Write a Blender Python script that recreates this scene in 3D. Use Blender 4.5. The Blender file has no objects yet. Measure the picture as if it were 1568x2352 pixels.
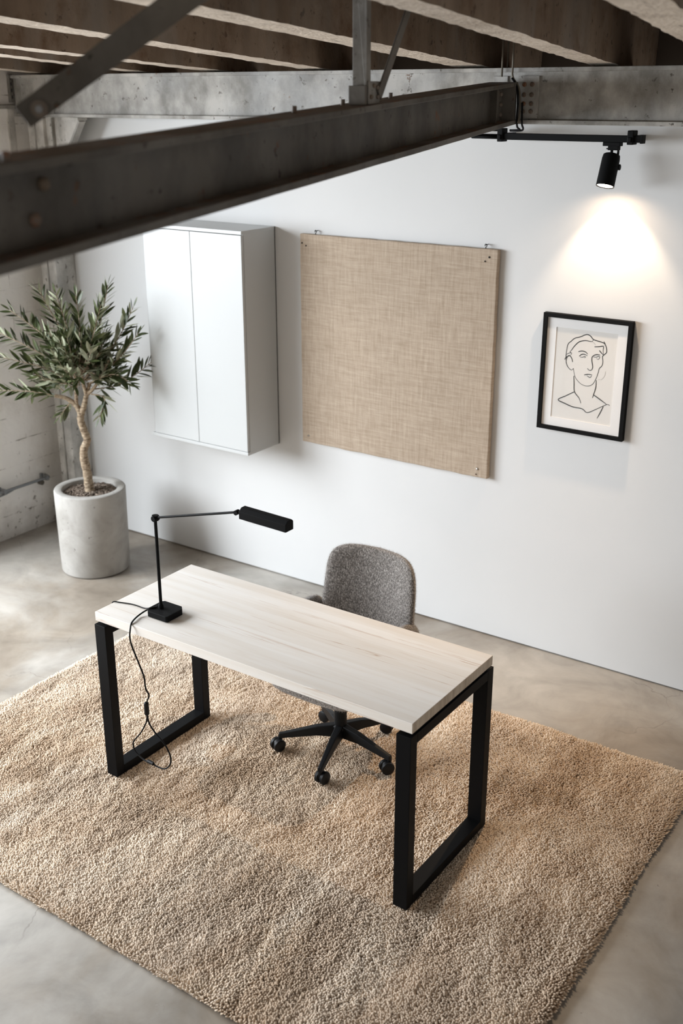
import bpy, bmesh, math, random
import numpy as np
from mathutils import Vector, Matrix
random.seed(7)
C = bpy.context.scene
COL = C.collection
PI = math.pi

# ------------------------------------------------------------------ materials
def new_mat(name):
    m = bpy.data.materials.new(name); m.use_nodes = True
    nt = m.node_tree; nt.nodes.clear()
    out = nt.nodes.new('ShaderNodeOutputMaterial'); b = nt.nodes.new('ShaderNodeBsdfPrincipled')
    nt.links.new(b.outputs[0], out.inputs[0])
    return m, nt, b, out

class N:
    """short-hand for building node trees"""
    def __init__(s, nt): s.nt = nt
    def n(s, t, **k):
        x = s.nt.nodes.new(t)
        for a, v in k.items(): setattr(x, a, v)
        return x
    def l(s, a, b): s.nt.links.new(a, b)
    def coord(s, scale=(1, 1, 1), rot=(0, 0, 0)):
        g = s.n('ShaderNodeNewGeometry'); m = s.n('ShaderNodeMapping')
        m.inputs['Scale'].default_value = scale; m.inputs['Rotation'].default_value = rot
        s.l(g.outputs['Position'], m.inputs['Vector']); return m.outputs[0]
    def noise(s, vec, scale, detail=4, rough=.55, dist=0.0):
        x = s.n('ShaderNodeTexNoise'); x.inputs['Scale'].default_value = scale; x.inputs['Detail'].default_value = detail
        x.inputs['Roughness'].default_value = rough; x.inputs['Distortion'].default_value = dist
        s.l(vec, x.inputs['Vector']); return x.outputs['Fac']
    def ramp(s, fac, stops):
        r = s.n('ShaderNodeValToRGB'); e = r.color_ramp.elements
        while len(e) > 1: e.remove(e[-1])
        for i, (p, c) in enumerate(stops):
            if not hasattr(c, '__len__'): c = (c, c, c)
            if i == 0: e[0].position = p; e[0].color = (*c, 1)
            else:
                k = e.new(p); k.color = (*c, 1)
        s.l(fac, r.inputs[0]); return r.outputs[0]
    def mix(s, a, b, fac, mode='MIX'):
        m = s.n('ShaderNodeMix', data_type='RGBA', blend_type=mode)
        for v, sock in ((a, m.inputs[6]), (b, m.inputs[7]), (fac, m.inputs[0])):
            if hasattr(v, 'is_linked') or hasattr(v, 'links'): s.l(v, sock)
            elif hasattr(v, '__len__'): sock.default_value = (*v, 1)
            else: sock.default_value = v
        return m.outputs[2]
    def bump(s, h, b, strength=.3, dist=.01, prev=None):
        x = s.n('ShaderNodeBump'); x.inputs['Strength'].default_value = strength; x.inputs['Distance'].default_value = dist
        s.l(h, x.inputs['Height'])
        if prev is not None: s.l(prev, x.inputs['Normal'])
        s.l(x.outputs[0], b.inputs['Normal']); return x.outputs[0]
    def math(s, op, a, b=0.0):
        m = s.n('ShaderNodeMath', operation=op)
        for v, sock in ((a, m.inputs[0]), (b, m.inputs[1])):
            if hasattr(v, 'links'): s.l(v, sock)
            else: sock.default_value = v
        return m.outputs[0]

def simple(name, col, rough=.5, metal=0, spec=.5, bump=None):
    m, nt, b, o = new_mat(name); k = N(nt)
    b.inputs['Base Color'].default_value = (*col, 1); b.inputs['Roughness'].default_value = rough
    b.inputs['Metallic'].default_value = metal; b.inputs['Specular IOR Level'].default_value = spec
    if bump:
        h = k.noise(k.coord(), bump[0], 3); k.bump(h, b, bump[1], .002)
    return m

def m_wall():
    m, nt, b, o = new_mat('white_plaster'); k = N(nt)
    v = k.coord()
    c = k.ramp(k.noise(v, 1.3, 3), [(.3, (.655, .662, .662)), (.7, (.685, .69, .69))])
    k.l(c, b.inputs['Base Color']); b.inputs['Roughness'].default_value = .75
    k.bump(k.noise(v, 160, 3), b, .08, .002); return m

def m_brick_wall():
    m, nt, b, o = new_mat('painted_block_wall'); k = N(nt)
    g = k.n('ShaderNodeNewGeometry'); sp = k.n('ShaderNodeSeparateXYZ'); k.l(g.outputs['Position'], sp.inputs[0])
    cb = k.n('ShaderNodeCombineXYZ'); k.l(sp.outputs['Y'], cb.inputs['X']); k.l(sp.outputs['Z'], cb.inputs['Y'])
    br = k.n('ShaderNodeTexBrick'); br.offset = .5
    wob = k.noise(k.coord(), 9, 3)
    vadd = k.n('ShaderNodeVectorMath', operation='MULTIPLY_ADD'); vadd.inputs[1].default_value = (.012, .012, 0)
    k.l(wob, vadd.inputs[0]); k.l(cb.outputs[0], vadd.inputs[2]); k.l(vadd.outputs[0], br.inputs['Vector'])
    br.inputs['Scale'].default_value = 1; br.inputs['Brick Width'].default_value = .62; br.inputs['Row Height'].default_value = .155
    br.inputs['Mortar Size'].default_value = .003; br.inputs['Mortar Smooth'].default_value = .3
    v = k.coord()
    base = k.ramp(k.noise(v, 3, 6, .6), [(.3, (.74, .71, .67)), (.5, (.88, .86, .83)), (.75, (.92, .905, .88))])
    # mortar lines only crack through the paint here and there
    vis = k.ramp(k.noise(v, 7, 3), [(.5, 0), (.62, 1)])
    crack = k.math('MULTIPLY', br.outputs['Fac'], vis)
    c1 = k.mix(base, (.16, .13, .10), k.math('MULTIPLY', crack, .8))
    # flaked paint, denser towards the floor
    low = k.ramp(k.math('MULTIPLY', sp.outputs['Z'], 2.2), [(0, .09), (1, .0)])
    fl = k.ramp(k.math('ADD', k.noise(v, 22, 5, .65), low), [(.67, 0), (.70, 1)])
    c2 = k.mix(c1, (.17, .145, .12), k.math('MULTIPLY', fl, .85))
    grime = k.ramp(k.math('ADD', sp.outputs['Z'], k.math('MULTIPLY', k.noise(v, 8, 4), .35)), [(.12, .75), (.42, 0)])
    c3 = k.mix(c2, (.30, .27, .235), grime)
    k.l(c3, b.inputs['Base Color']); b.inputs['Roughness'].default_value = .8
    h = k.math('SUBTRACT', k.noise(v, 30, 5), k.math('MULTIPLY', br.outputs['Fac'], 1.2))
    k.bump(h, b, .5, .006); return m

def m_old_paint(name='flaking_paint_steel', a=(.19, .18, .16), c=(.44, .425, .395), dark=(.09, .08, .065), rust=(.22, .11, .055), rustlo=.66, sc=6, bl=.45):
    m, nt, b, o = new_mat(name); k = N(nt)
    v = k.coord(); vs = k.coord((1, 1, .7))
    base = k.ramp(k.noise(vs, sc, 6, .62), [(.38, a), (.5, tuple((x + y) / 2 for x, y in zip(a, c))), (.62, c)])
    blue = k.ramp(k.noise(v, 3.1, 3), [(.45, 0), (.7, bl)])
    base = k.mix(base, (.30, .315, .33), blue)
    d = k.ramp(k.noise(v, 24, 5, .68), [(.62, 0), (.67, 1)])
    c1 = k.mix(base, dark, d)
    r = k.ramp(k.noise(v, 12, 5, .7), [(rustlo, 0), (rustlo + .07, 1)])
    c2 = k.mix(c1, rust, k.math('MULTIPLY', r, .8))
    k.l(c2, b.inputs['Base Color']); b.inputs['Roughness'].default_value = .62
    k.bump(k.noise(v, 40, 5), b, .35, .004); return m

def m_joist():
    m, nt, b, o = new_mat('stained_concrete_joist'); k = N(nt)
    v = k.coord(); vv = k.coord((1, 1, .25))
    base = k.ramp(k.noise(v, 2.2, 6, .6), [(.3, (.20, .142, .098)), (.5, (.29, .215, .155)), (.72, (.38, .295, .225))])
    st = k.ramp(k.noise(vv, 9, 4), [(.35, .72), (.6, 1)])
    base = k.mix(base, st, .8, 'MULTIPLY')
    sp = k.ramp(k.noise(v, 24, 5, .7), [(.60, 0), (.66, 1)])
    c = k.mix(base, (.07, .045, .03), k.math('MULTIPLY', sp, .8))
    pt = k.ramp(k.noise(v, 5.5, 5, .65), [(.52, 0), (.68, .8)])
    c = k.mix(c, (.15, .085, .045), pt)
    gy = k.ramp(k.noise(vv, 3.2, 4, .6), [(.52, 0), (.7, .55)])
    c = k.mix(c, (.30, .275, .245), gy)
    k.l(c, b.inputs['Base Color']); b.inputs['Roughness'].default_value = .9
    k.bump(k.noise(v, 45, 6), b, .5, .006); return m

def m_joist_bottom():  # paler than the joist sides: light bounced off the floor, put into the colour
    m, nt, b, o = new_mat('rough_lit_concrete'); k = N(nt)
    v = k.coord()
    base = k.ramp(k.noise(v, 7, 6, .6), [(.3, (.50, .42, .34)), (.6, (.68, .59, .49))])
    vy = k.coord((30, 5, 5))
    sp = k.ramp(k.noise(vy, 1.6, 5, .65), [(.62, 0), (.68, 1)])
    c = k.mix(base, (.22, .17, .13), k.math('MULTIPLY', sp, .75))
    k.l(c, b.inputs['Base Color']); b.inputs['Roughness'].default_value = .95
    k.bump(k.noise(v, 60, 6), b, .9, .01); return m

def m_floor():
    m, nt, b, o = new_mat('polished_concrete_floor'); k = N(nt)
    v = k.coord()
    n1 = k.noise(v, .9, 8, .62, .6)
    c = k.ramp(n1, [(.30, (.165, .134, .105)), (.44, (.27, .23, .185)), (.56, (.35, .322, .285)), (.70, (.47, .445, .405))])
    n2 = k.ramp(k.noise(v, 3.2, 8, .65, 1.2), [(.32, .70), (.5, .95), (.68, 1.14)])
    c = k.mix(c, n2, .8, 'MULTIPLY')
    pit = k.ramp(k.noise(v, 30, 3, .6), [(.73, 0), (.76, 1)])
    c = k.mix(c, (.12, .10, .085), k.math('MULTIPLY', pit, .55))
    # hairline cracks
    vo = k.n('ShaderNodeTexVoronoi', feature='DISTANCE_TO_EDGE'); vo.inputs['Scale'].default_value = 1.1
    wv = k.n('ShaderNodeVectorMath', operation='MULTIPLY_ADD'); wv.inputs[1].default_value = (.5, .5, .5)
    nz = k.n('ShaderNodeTexNoise'); nz.inputs['Scale'].default_value = 2.2; nz.inputs['Detail'].default_value = 6
    k.l(v, nz.inputs['Vector']); k.l(nz.outputs['Color'], wv.inputs[0]); k.l(v, wv.inputs[2]); k.l(wv.outputs[0], vo.inputs['Vector'])
    cr = k.math('MULTIPLY', k.ramp(vo.outputs['Distance'], [(0, 1), (.0035, 0)]), k.ramp(k.noise(v, 1.4, 2), [(.48, 0), (.58, 1)]))
    c = k.mix(c, (.15, .13, .11), k.math('MULTIPLY', cr, .6))
    k.l(c, b.inputs['Base Color'])
    r = k.ramp(k.noise(v, 2.2, 6, .6), [(.3, .27), (.7, .46)])
    k.l(r, b.inputs['Roughness']); b.inputs['Specular IOR Level'].default_value = .5
    k.bump(k.noise(v, 12, 6), b, .05, .004); return m

def m_planter():
    m, nt, b, o = new_mat('cast_concrete'); k = N(nt)
    v = k.coord()
    c = k.ramp(k.noise(v, 5, 7, .62, .4), [(.3, (.26, .245, .22)), (.5, (.36, .345, .32)), (.72, (.45, .435, .41))])
    pit = k.ramp(k.noise(v, 38, 3, .6), [(.69, 0), (.73, 1)])
    c = k.mix(c, (.16, .15, .135), k.math('MULTIPLY', pit, .8))
    k.l(c, b.inputs['Base Color']); b.inputs['Roughness'].default_value = .8
    h = k.math('SUBTRACT', k.noise(v, 20, 5), pit)
    k.bump(h, b, .3, .004); return m

def m_soil():
    m, nt, b, o = new_mat('bark_soil'); k = N(nt); v = k.coord()
    c = k.ramp(k.noise(v, 90, 4, .7), [(.3, (.05, .037, .028)), (.5, (.19, .145, .11)), (.7, (.42, .35, .29))])
    k.l(c, b.inputs['Base Color']); b.inputs['Roughness'].default_value = 1
    k.bump(k.noise(v, 120, 4), b, 1, .01); return m

def m_trunk():
    m, nt, b, o = new_mat('olive_bark'); k = N(nt)
    v = k.coord((1, 1, 2.2))
    c = k.ramp(k.noise(v, 38, 5, .6), [(.33, (.13, .09, .055)), (.5, (.33, .25, .17)), (.7, (.50, .42, .31))])
    k.l(c, b.inputs['Base Color']); b.inputs['Roughness'].default_value = .9
    k.bump(k.noise(v, 45, 5), b, .8, .008); return m

def m_leaf():
    m, nt, b, o = new_mat('olive_leaf'); k = N(nt)
    v = k.coord(); g = k.n('ShaderNodeNewGeometry')
    up = k.ramp(k.noise(v, 14, 2), [(.3, (.020, .030, .008)), (.5, (.045, .062, .018)), (.72, (.12, .14, .055))])
    dn = k.ramp(k.noise(v, 12, 2), [(.3, (.28, .31, .20)), (.7, (.48, .50, .37))])
    c = k.mix(up, dn, g.outputs['Backfacing'])
    k.l(c, b.inputs['Base Color']); b.inputs['Roughness'].default_value = .42
    b.inputs['Specular IOR Level'].default_value = .4; return m

def m_linen():
    m, nt, b, o = new_mat('woven_linen'); k = N(nt)
    h = k.noise(k.coord((14, 14, 300)), 1.0, 3, .7); v2 = k.noise(k.coord((300, 300, 14)), 1.0, 3, .7)
    slub_h = k.noise(k.coord((6, 6, 90)), 1.0, 4, .65); slub_v = k.noise(k.coord((90, 90, 6)), 1.0, 4, .65)
    f = k.math('ADD', k.math('MULTIPLY', k.math('ADD', h, v2), .25), k.math('MULTIPLY', k.math('ADD', slub_h, slub_v), .25))
    c = k.ramp(f, [(.36, (.31, .24, .175)), (.5, (.43, .345, .265)), (.64, (.54, .45, .36))])
    big = k.ramp(k.noise(k.coord(), 2.5, 3), [(.3, .92), (.7, 1.04)])
    c = k.mix(c, big, .7, 'MULTIPLY')
    k.l(c, b.inputs['Base Color']); b.inputs['Roughness'].default_value = .95; b.inputs['Specular IOR Level'].default_value = .2
    k.bump(f, b, .5, .002); return m

def m_wood():
    m, nt, b, o = new_mat('bleached_maple'); k = N(nt)
    v = k.coord((1, 14, 14)); w = k.coord((1.2, 40, 40)); u = k.coord((.9, 7, 7))
    a = k.ramp(k.noise(v, 1.4, 5, .6, .4), [(.3, (.82, .765, .70)), (.55, (.88, .85, .81)), (.75, (.90, .88, .85))])
    f1 = k.ramp(k.noise(w, 1.0, 4, .6, .5), [(.62, 0), (.72, .45)])
    a = k.mix(a, (.60, .46, .36), f1)
    # long darker mineral streaks
    f2 = k.math('MULTIPLY', k.ramp(k.noise(k.coord((.8, 26, 26)), 1.7, 3, .5, 1.2), [(.60, 0), (.635, 1), (.66, 0)]), k.ramp(k.noise(u, 1.1, 2), [(.46, 0), (.6, .75)]))
    a = k.mix(a, (.50, .33, .22), f2)
    # butt-jointed staves, 9 cm wide
    g = k.n('ShaderNodeNewGeometry'); sp = k.n('ShaderNodeSeparateXYZ'); k.l(g.outputs['Position'], sp.inputs[0])
    fr = k.math('FLOOR', k.math('MULTIPLY', sp.outputs['Y'], 11.1))
    wn = k.n('ShaderNodeTexWhiteNoise', noise_dimensions='1D'); k.l(fr, wn.inputs['W'])
    a = k.mix(a, k.ramp(wn.outputs['Value'], [(0, (.93, .91, .885)), (1, (1.0, 1.0, 1.0))]), 1.0, 'MULTIPLY')
    k.l(a, b.inputs['Base Color']); b.inputs['Roughness'].default_value = .5; b.inputs['Specular IOR Level'].default_value = .35
    k.bump(k.noise(w, 1, 4), b, .08, .002); return m

def m_end_grain():
    m, nt, b, o = new_mat('maple_end_grain'); k = N(nt)
    a = k.ramp(k.noise(k.coord((30, 30, 5)), 1.0, 5, .65, .4), [(.3, (.38, .30, .225)), (.5, (.58, .49, .39)), (.7, (.72, .64, .54))])
    k.l(a, b.inputs['Base Color']); b.inputs['Roughness'].default_value = .6; return m

def m_boucle():
    m, nt, b, o = new_mat('grey_boucle_wool'); k = N(nt)
    v = k.coord((1, 1, .6))
    f = k.noise(v, 190, 3, .75)
    c = k.ramp(f, [(.34, (.075, .066, .060)), (.5, (.205, .185, .170)), (.66, (.50, .465, .435))])
    k.l(c, b.inputs['Base Color']); b.inputs['Roughness'].default_value = 1; b.inputs['Specular IOR Level'].default_value = .1
    b.inputs['Sheen Weight'].default_value = .5; b.inputs['Sheen Roughness'].default_value = .5
    k.bump(f, b, .9, .004); return m

def m_fuzz():
    m, nt, b, o = new_mat('grey_wool_fuzz'); k = N(nt)
    c = k.ramp(k.noise(k.coord(), 170, 2, .7), [(.36, (.09, .08, .074)), (.5, (.25, .228, .21)), (.64, (.58, .54, .50))])
    k.l(c, b.inputs['Base Color']); b.inputs['Roughness'].default_value = .9; b.inputs['Specular IOR Level'].default_value = .1; return m

def m_rug():
    m, nt, b, o = new_mat('sand_wool_pile'); k = N(nt)
    v = k.coord((1.6, .55, 1), (0, 0, .12)); v2 = k.coord((1, .5, 1), (0, 0, .15))
    c = k.ramp(k.noise(v, 3.4, 6, .6, .5), [(.30, (.46, .345, .24)), (.44, (.62, .485, .36)), (.56, (.74, .61, .475)), (.74, (.82, .715, .595))])
    gr = k.ramp(k.noise(v2, 1.6, 4, .6), [(.38, 0), (.66, .45)])
    c = k.mix(c, (.76, .68, .59), gr)
    c = k.mix(c, k.ramp(k.noise(k.coord(), 260, 2, .6), [(.35, .78), (.65, 1.06)]), .8, 'MULTIPLY')
    k.bump(k.noise(k.coord(), 520, 2, .6), b, .5, .002)
    k.l(c, b.inputs['Base Color']); b.inputs['Roughness'].default_value = .95; b.inputs['Specular IOR Level'].default_value = .1
    return m

def m_glass():
    m = bpy.data.materials.new('picture_glass'); m.use_nodes = True; nt = m.node_tree; nt.nodes.clear(); k = N(nt)
    o = k.n('ShaderNodeOutputMaterial'); t = k.n('ShaderNodeBsdfTransparent'); g = k.n('ShaderNodeBsdfGlossy'); g.inputs['Roughness'].default_value = .05
    f = k.n('ShaderNodeValue'); f.outputs[0].default_value = .03; mx = k.n('ShaderNodeMixShader')
    k.l(f.outputs[0], mx.inputs[0]); k.l(t.outputs[0], mx.inputs[1]); k.l(g.outputs[0], mx.inputs[2]); k.l(mx.outputs[0], o.inputs[0]); return m

def m_emit(name, col, s):
    m = bpy.data.materials.new(name); m.use_nodes = True; nt = m.node_tree; nt.nodes.clear(); k = N(nt)
    o = k.n('ShaderNodeOutputMaterial'); e = k.n('ShaderNodeEmission'); e.inputs[0].default_value = (*col, 1); e.inputs[1].default_value = s
    k.l(e.outputs[0], o.inputs[0]); return m

M = dict(wall=m_wall(), block=m_brick_wall(), floor=m_floor(), joist=m_joist(), joist_b=m_joist_bottom(),
         wbeam=m_old_paint(), bbeam=m_old_paint('dull_grey_steel', (.060, .052, .042), (.125, .112, .094), (.024, .019, .013), (.17, .075, .03), .64, 5, .12),
         rusty=m_old_paint('rusty_flange', (.10, .07, .045), (.16, .12, .085), (.04, .03, .02), (.22, .09, .035), .55, 9),
         column=m_old_paint('painted_column', (.36, .345, .315), (.66, .64, .60), (.12, .105, .085), (.2, .14, .10), .68, 8),
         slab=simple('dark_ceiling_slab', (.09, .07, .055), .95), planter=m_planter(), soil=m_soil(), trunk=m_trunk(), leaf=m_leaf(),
         linen=m_linen(), wood=m_wood(), endgrain=m_end_grain(), boucle=m_boucle(), fuzz=m_fuzz(), rug=m_rug(),
         lacquer=simple('white_lacquer', (.52, .535, .535), .38), gap=simple('gap_shade', (.05, .05, .05), .8),  # near-black standing in for the shade inside gaps and slots
         blackmetal=simple('black_powder_coat', (.004, .0042, .0047), .5, 0, .09, (400, .05)),
         blackmatte=simple('black_matte', (.004, .0042, .0045), .6, 0, .10), blackplastic=simple('black_plastic', (.005, .0053, .006), .5, 0, .2),
         cable=simple('black_cable', (.004, .004, .0045), .5, 0, .12), post=m_old_paint('grey_post_steel', (.13, .12, .105), (.25, .24, .22), (.05, .04, .03), (.17, .09, .05), .68, 9, .2), galv=simple('galvanised_pipe', (.25, .26, .27), .45, .6),
         dullrod=simple('dull_rod', (.16, .14, .11), .6, .3), mat=simple('white_mat_board', (.80, .795, .79), .85), paper=simple('cream_paper', (.70, .685, .66), .9),
         framepaint=simple('black_frame_paint', (.004, .004, .0042), .7, 0, .12), ink=simple('black_ink', (.01, .01, .01), .7), chrome=simple('chrome', (.7, .7, .7), .2, 1), glass=m_glass(),
         greyink=simple('grey_pencil', (.35, .34, .33), .9), lens=m_emit('lit_lens', (1, .86, .7), 14), reflector=simple('reflector', (.8, .75, .68), .3))

# ------------------------------------------------------------------ mesh helpers
def wloc(o):
    v = Vector((0, 0, 0))
    while o is not None: v += o.location; o = o.parent
    return v

class MB:
    """collects geometry in world coordinates; build() links it as one mesh object"""
    def __init__(s): s.v = []; s.f = []; s.m = []
    def add(s, v, f, mi=0):
        o = len(s.v); s.v += [tuple(x) for x in v]; s.f += [tuple(i + o for i in q) for q in f]; s.m += [mi] * len(f); return s
    def box(s, a, b, mi=0, R=None, c=None):
        x0, y0, z0 = a; x1, y1, z1 = b
        v = [Vector(p) for p in ((x0, y0, z0), (x1, y0, z0), (x1, y1, z0), (x0, y1, z0), (x0, y0, z1), (x1, y0, z1), (x1, y1, z1), (x0, y1, z1))]
        if R is not None:
            c = Vector(c) if c is not None else Vector(((x0 + x1) / 2, (y0 + y1) / 2, (z0 + z1) / 2)); v = [R @ (p - c) + c for p in v]
        return s.add(v, [(3, 2, 1, 0), (4, 5, 6, 7), (0, 1, 5, 4), (1, 2, 6, 5), (2, 3, 7, 6), (3, 0, 4, 7)], mi)
    def tube(s, path, r, n=12, cap=True, mi=0, sq=1.0):
        P = [Vector(p) for p in path]; rs = r if hasattr(r, '__len__') else [r] * len(P)
        t = (P[1] - P[0]).normalized(); u = t.orthogonal().normalized(); o = len(s.v); rings = []
        for i, p in enumerate(P):
            t2 = ((P[min(i + 1, len(P) - 1)] - P[max(i - 1, 0)])).normalized()
            u = (u - t2 * u.dot(t2)).normalized(); w = t2.cross(u)
            rings.append([p + (u * math.cos(a) + w * math.sin(a) * sq) * rs[i] for a in [2 * PI * k / n for k in range(n)]])
        v = [q for ring in rings for q in ring]; f = []
        for i in range(len(P) - 1):
            for k in range(n):
                a, b = i * n + k, i * n + (k + 1) % n; f.append((a, b, b + n, a + n))
        if cap: f.append(tuple(range(n - 1, -1, -1))); f.append(tuple(range((len(P) - 1) * n, len(P) * n)))
        return s.add(v, f, mi)
    def lathe(s, prof, c, n=48, mi=0, R=None):
        v = []; f = []
        for (r, z) in prof:
            for k in range(n):
                p = Vector((r * math.cos(2 * PI * k / n), r * math.sin(2 * PI * k / n), z))
                if R is not None: p = R @ p
                v.append(p + Vector(c))
        for i in range(len(prof) - 1):
            for k in range(n):
                a, b = i * n + k, i * n + (k + 1) % n; f.append((a, b, b + n, a + n))
        if prof[0][0] > 1e-5: f.append(tuple(range(n - 1, -1, -1)))
        if prof[-1][0] > 1e-5: f.append(tuple(range((len(prof) - 1) * n, len(prof) * n)))
        return s.add(v, f, mi)
    def prism(s, poly, off, mi=0):
        P = [Vector(p) for p in poly]; O = Vector(off); n = len(P)
        return s.add(P + [p + O for p in P], [tuple(range(n - 1, -1, -1)), tuple(range(n, 2 * n))] + [(i, (i + 1) % n, (i + 1) % n + n, i + n) for i in range(n)], mi)
    def build(s, name, mats, parent=None, smooth=False, bevel=0, seg=2, sub=0, fix=True):
        me = bpy.data.meshes.new(name); off = wloc(parent)
        me.from_pydata([tuple(Vector(p) - off) for p in s.v], [], s.f)
        mats = mats if isinstance(mats, (list, tuple)) else [mats]
        for m in mats: me.materials.append(m)
        me.polygons.foreach_set('material_index', s.m)
        if fix:
            bm = bmesh.new(); bm.from_mesh(me); bmesh.ops.remove_doubles(bm, verts=bm.verts, dist=1e-6)
            bmesh.ops.recalc_face_normals(bm, faces=bm.faces); bm.to_mesh(me); bm.free()
        if smooth:
            for p in me.polygons: p.use_smooth = True
        o = bpy.data.objects.new(name, me); COL.objects.link(o); o.parent = parent
        if bevel:
            b = o.modifiers.new('bevel', 'BEVEL'); b.width = bevel; b.segments = seg; b.limit_method = 'ANGLE'; b.angle_limit = .6
        if sub:
            d = o.modifiers.new('sub', 'SUBSURF'); d.levels = sub; d.render_levels = sub
        if smooth == 'auto':
            o.data.set_sharp_from_angle(angle=.7)
        return o

def tag(o, label, cat, group=None):
    o['label'] = label; o['category'] = cat
    if group: o['group'] = group
    o['kind'] = 'thing'
    return o
def thing(name, loc, label, cat, group=None):
    o = bpy.data.objects.new(name, None); o.empty_display_size = .05; COL.objects.link(o); o.location = loc
    return tag(o, label, cat, group)
def struct(o): o['kind'] = 'structure'; return o
def spline(P, k=6):
    P = [Vector(p) for p in P]; out = []
    for i in range(len(P) - 1):
        a = P[max(i - 1, 0)]; b = P[i]; c = P[i + 1]; d = P[min(i + 2, len(P) - 1)]
        for j in range(k):
            t = j / k
            out.append(.5 * ((2 * b) + (c - a) * t + (2 * a - 5 * b + 4 * c - d) * t * t + (3 * b - a - 3 * c + d) * t ** 3))
    return out + [P[-1]]

# ------------------------------------------------------------------ camera
cam = bpy.data.cameras.new('camera'); co = bpy.data.objects.new('camera', cam); COL.objects.link(co); C.camera = co
CAM = Vector((5.3878, -4.6369, 2.6327)); yaw, pitch, roll, FPX = .6035, .3642, -.0007, 2517.18
fw = Vector((-math.sin(yaw) * math.cos(pitch), math.cos(yaw) * math.cos(pitch), -math.sin(pitch)))
rt = Vector((math.cos(yaw), math.sin(yaw), 0)); up = rt.cross(fw)
rt2 = rt * math.cos(roll) + up * math.sin(roll); up2 = -rt * math.sin(roll) + up * math.cos(roll)
Rm = Matrix((rt2, up2, -fw)).transposed().to_4x4(); Rm.translation = CAM; co.matrix_world = Rm
cam.sensor_fit = 'HORIZONTAL'; cam.sensor_width = 36; cam.lens = FPX * 36 / 1568; cam.clip_end = 60; cam.clip_start = .05
cam.dof.use_dof = True; cam.dof.focus_distance = 4.3; cam.dof.aperture_fstop = 3.7

# ------------------------------------------------------------------ the room
struct(MB().box((-.3, -9, -.12), (9.5, .7, 0)).build('floor', M['floor']))
struct(MB().box((0, 0, .007), (9.5, .16, 2.74)).build('wall_back', M['wall']))
struct(MB().box((0, .14, 0), (9.5, .165, .007)).build('shadow_gap_strip', M['gap']))  # dark strip behind the wall foot; the gap's shade put into its colour
struct(MB().box((-.2, .6, 2.5), (9.5, .7, 3.4)).build('wall_dark_pocket', M['slab']))  # added wall closing a recess so the gaps between joists stay dark
# left wall with a broad window opening nearer the camera, outside the frame
WY0, WY1, WZ0, WZ1 = -6.3, -1.2, .25, 2.72
wl = MB()
wl.box((-.25, WY1, 0), (0, .16, 3.5)); wl.box((-.25, -9, 0), (0, WY0, 3.5))
wl.box((-.25, WY0, 0), (0, WY1, WZ0)); wl.box((-.25, WY0, WZ1), (0, WY1, 3.5))
struct(wl.build('wall_left', M['block']))
wf = MB()
for y in (WY0, (WY0 * 2 + WY1) / 3, (WY0 + 2 * WY1) / 3, WY1 - .05): wf.box((-.14, y, WZ0), (-.09, y + .05, WZ1))
for z in (WZ0, WZ1 - .05): wf.box((-.14, WY0, z), (-.09, WY1, z + .05))
struct(wf.build('window_1', M['blackmetal']))
# slab above the joists, sloping up away from the back wall
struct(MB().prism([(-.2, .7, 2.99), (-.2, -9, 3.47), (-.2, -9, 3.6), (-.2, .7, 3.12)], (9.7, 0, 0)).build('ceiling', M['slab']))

# ------------------------------------------------------------------ concrete joists
JT = [  # right edge x at the back-wall beam (y=-.2), its drift dx/dy, width
    (.297, -.215, .12, 'concrete joist at the far left, grazing the left wall'),
    (1.06, -.165, .125, 'second thin concrete joist from the left wall'),
    (1.579, -.06, .135, 'concrete joist behind the lower end of the hanging steel brace'),
    (2.215, -.150, .14, 'concrete joist whose end rests left of the steel post, above the pinboard'),
    (3.045, -.122, .155, 'concrete joist crossed by the steel post and its slanting strut'),
    (3.625, -.140, .115, 'broad concrete joist with pale ragged underside ending right of the conduits'),
    (4.18, -.150, .14, 'concrete joist in the top right corner of the ceiling')]
for i, (x, s, w, lab) in enumerate(JT):
    b = MB(); rnd = random.Random(i); y0, y1 = -6.5, .597; n = 160
    V = []; F = []; MI = []
    for j in range(n + 1):
        y = y0 + (y1 - y0) * j / n; xr = x + s * (y + .2); z = 2.745 - .05 * (y + .2)
        e1 = rnd.uniform(-.003, .003); e2 = rnd.uniform(-.003, .003)
        V += [(xr - w + e1, y, z + rnd.uniform(0, .003)), (xr + e2, y, z + rnd.uniform(0, .003)), (xr + .004, y, z + .283), (xr - w - .004, y, z + .283)]
    for j in range(n):
        a = j * 4
        F += [(a, a + 1, a + 5, a + 4), (a + 1, a + 2, a + 6, a + 5), (a + 2, a + 3, a + 7, a + 6), (a + 3, a, a + 4, a + 7)]; MI += [1, 0, 0, 0]
    F += [(3, 2, 1, 0), (n * 4, n * 4 + 1, n * 4 + 2, n * 4 + 3)]; MI += [0, 0]
    b.v = V; b.f = F; b.m = MI
    o = b.build('concrete_joist', [M['joist'], M['joist_b']]); tag(o, lab, 'joist', 'concrete ceiling joists')

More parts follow.
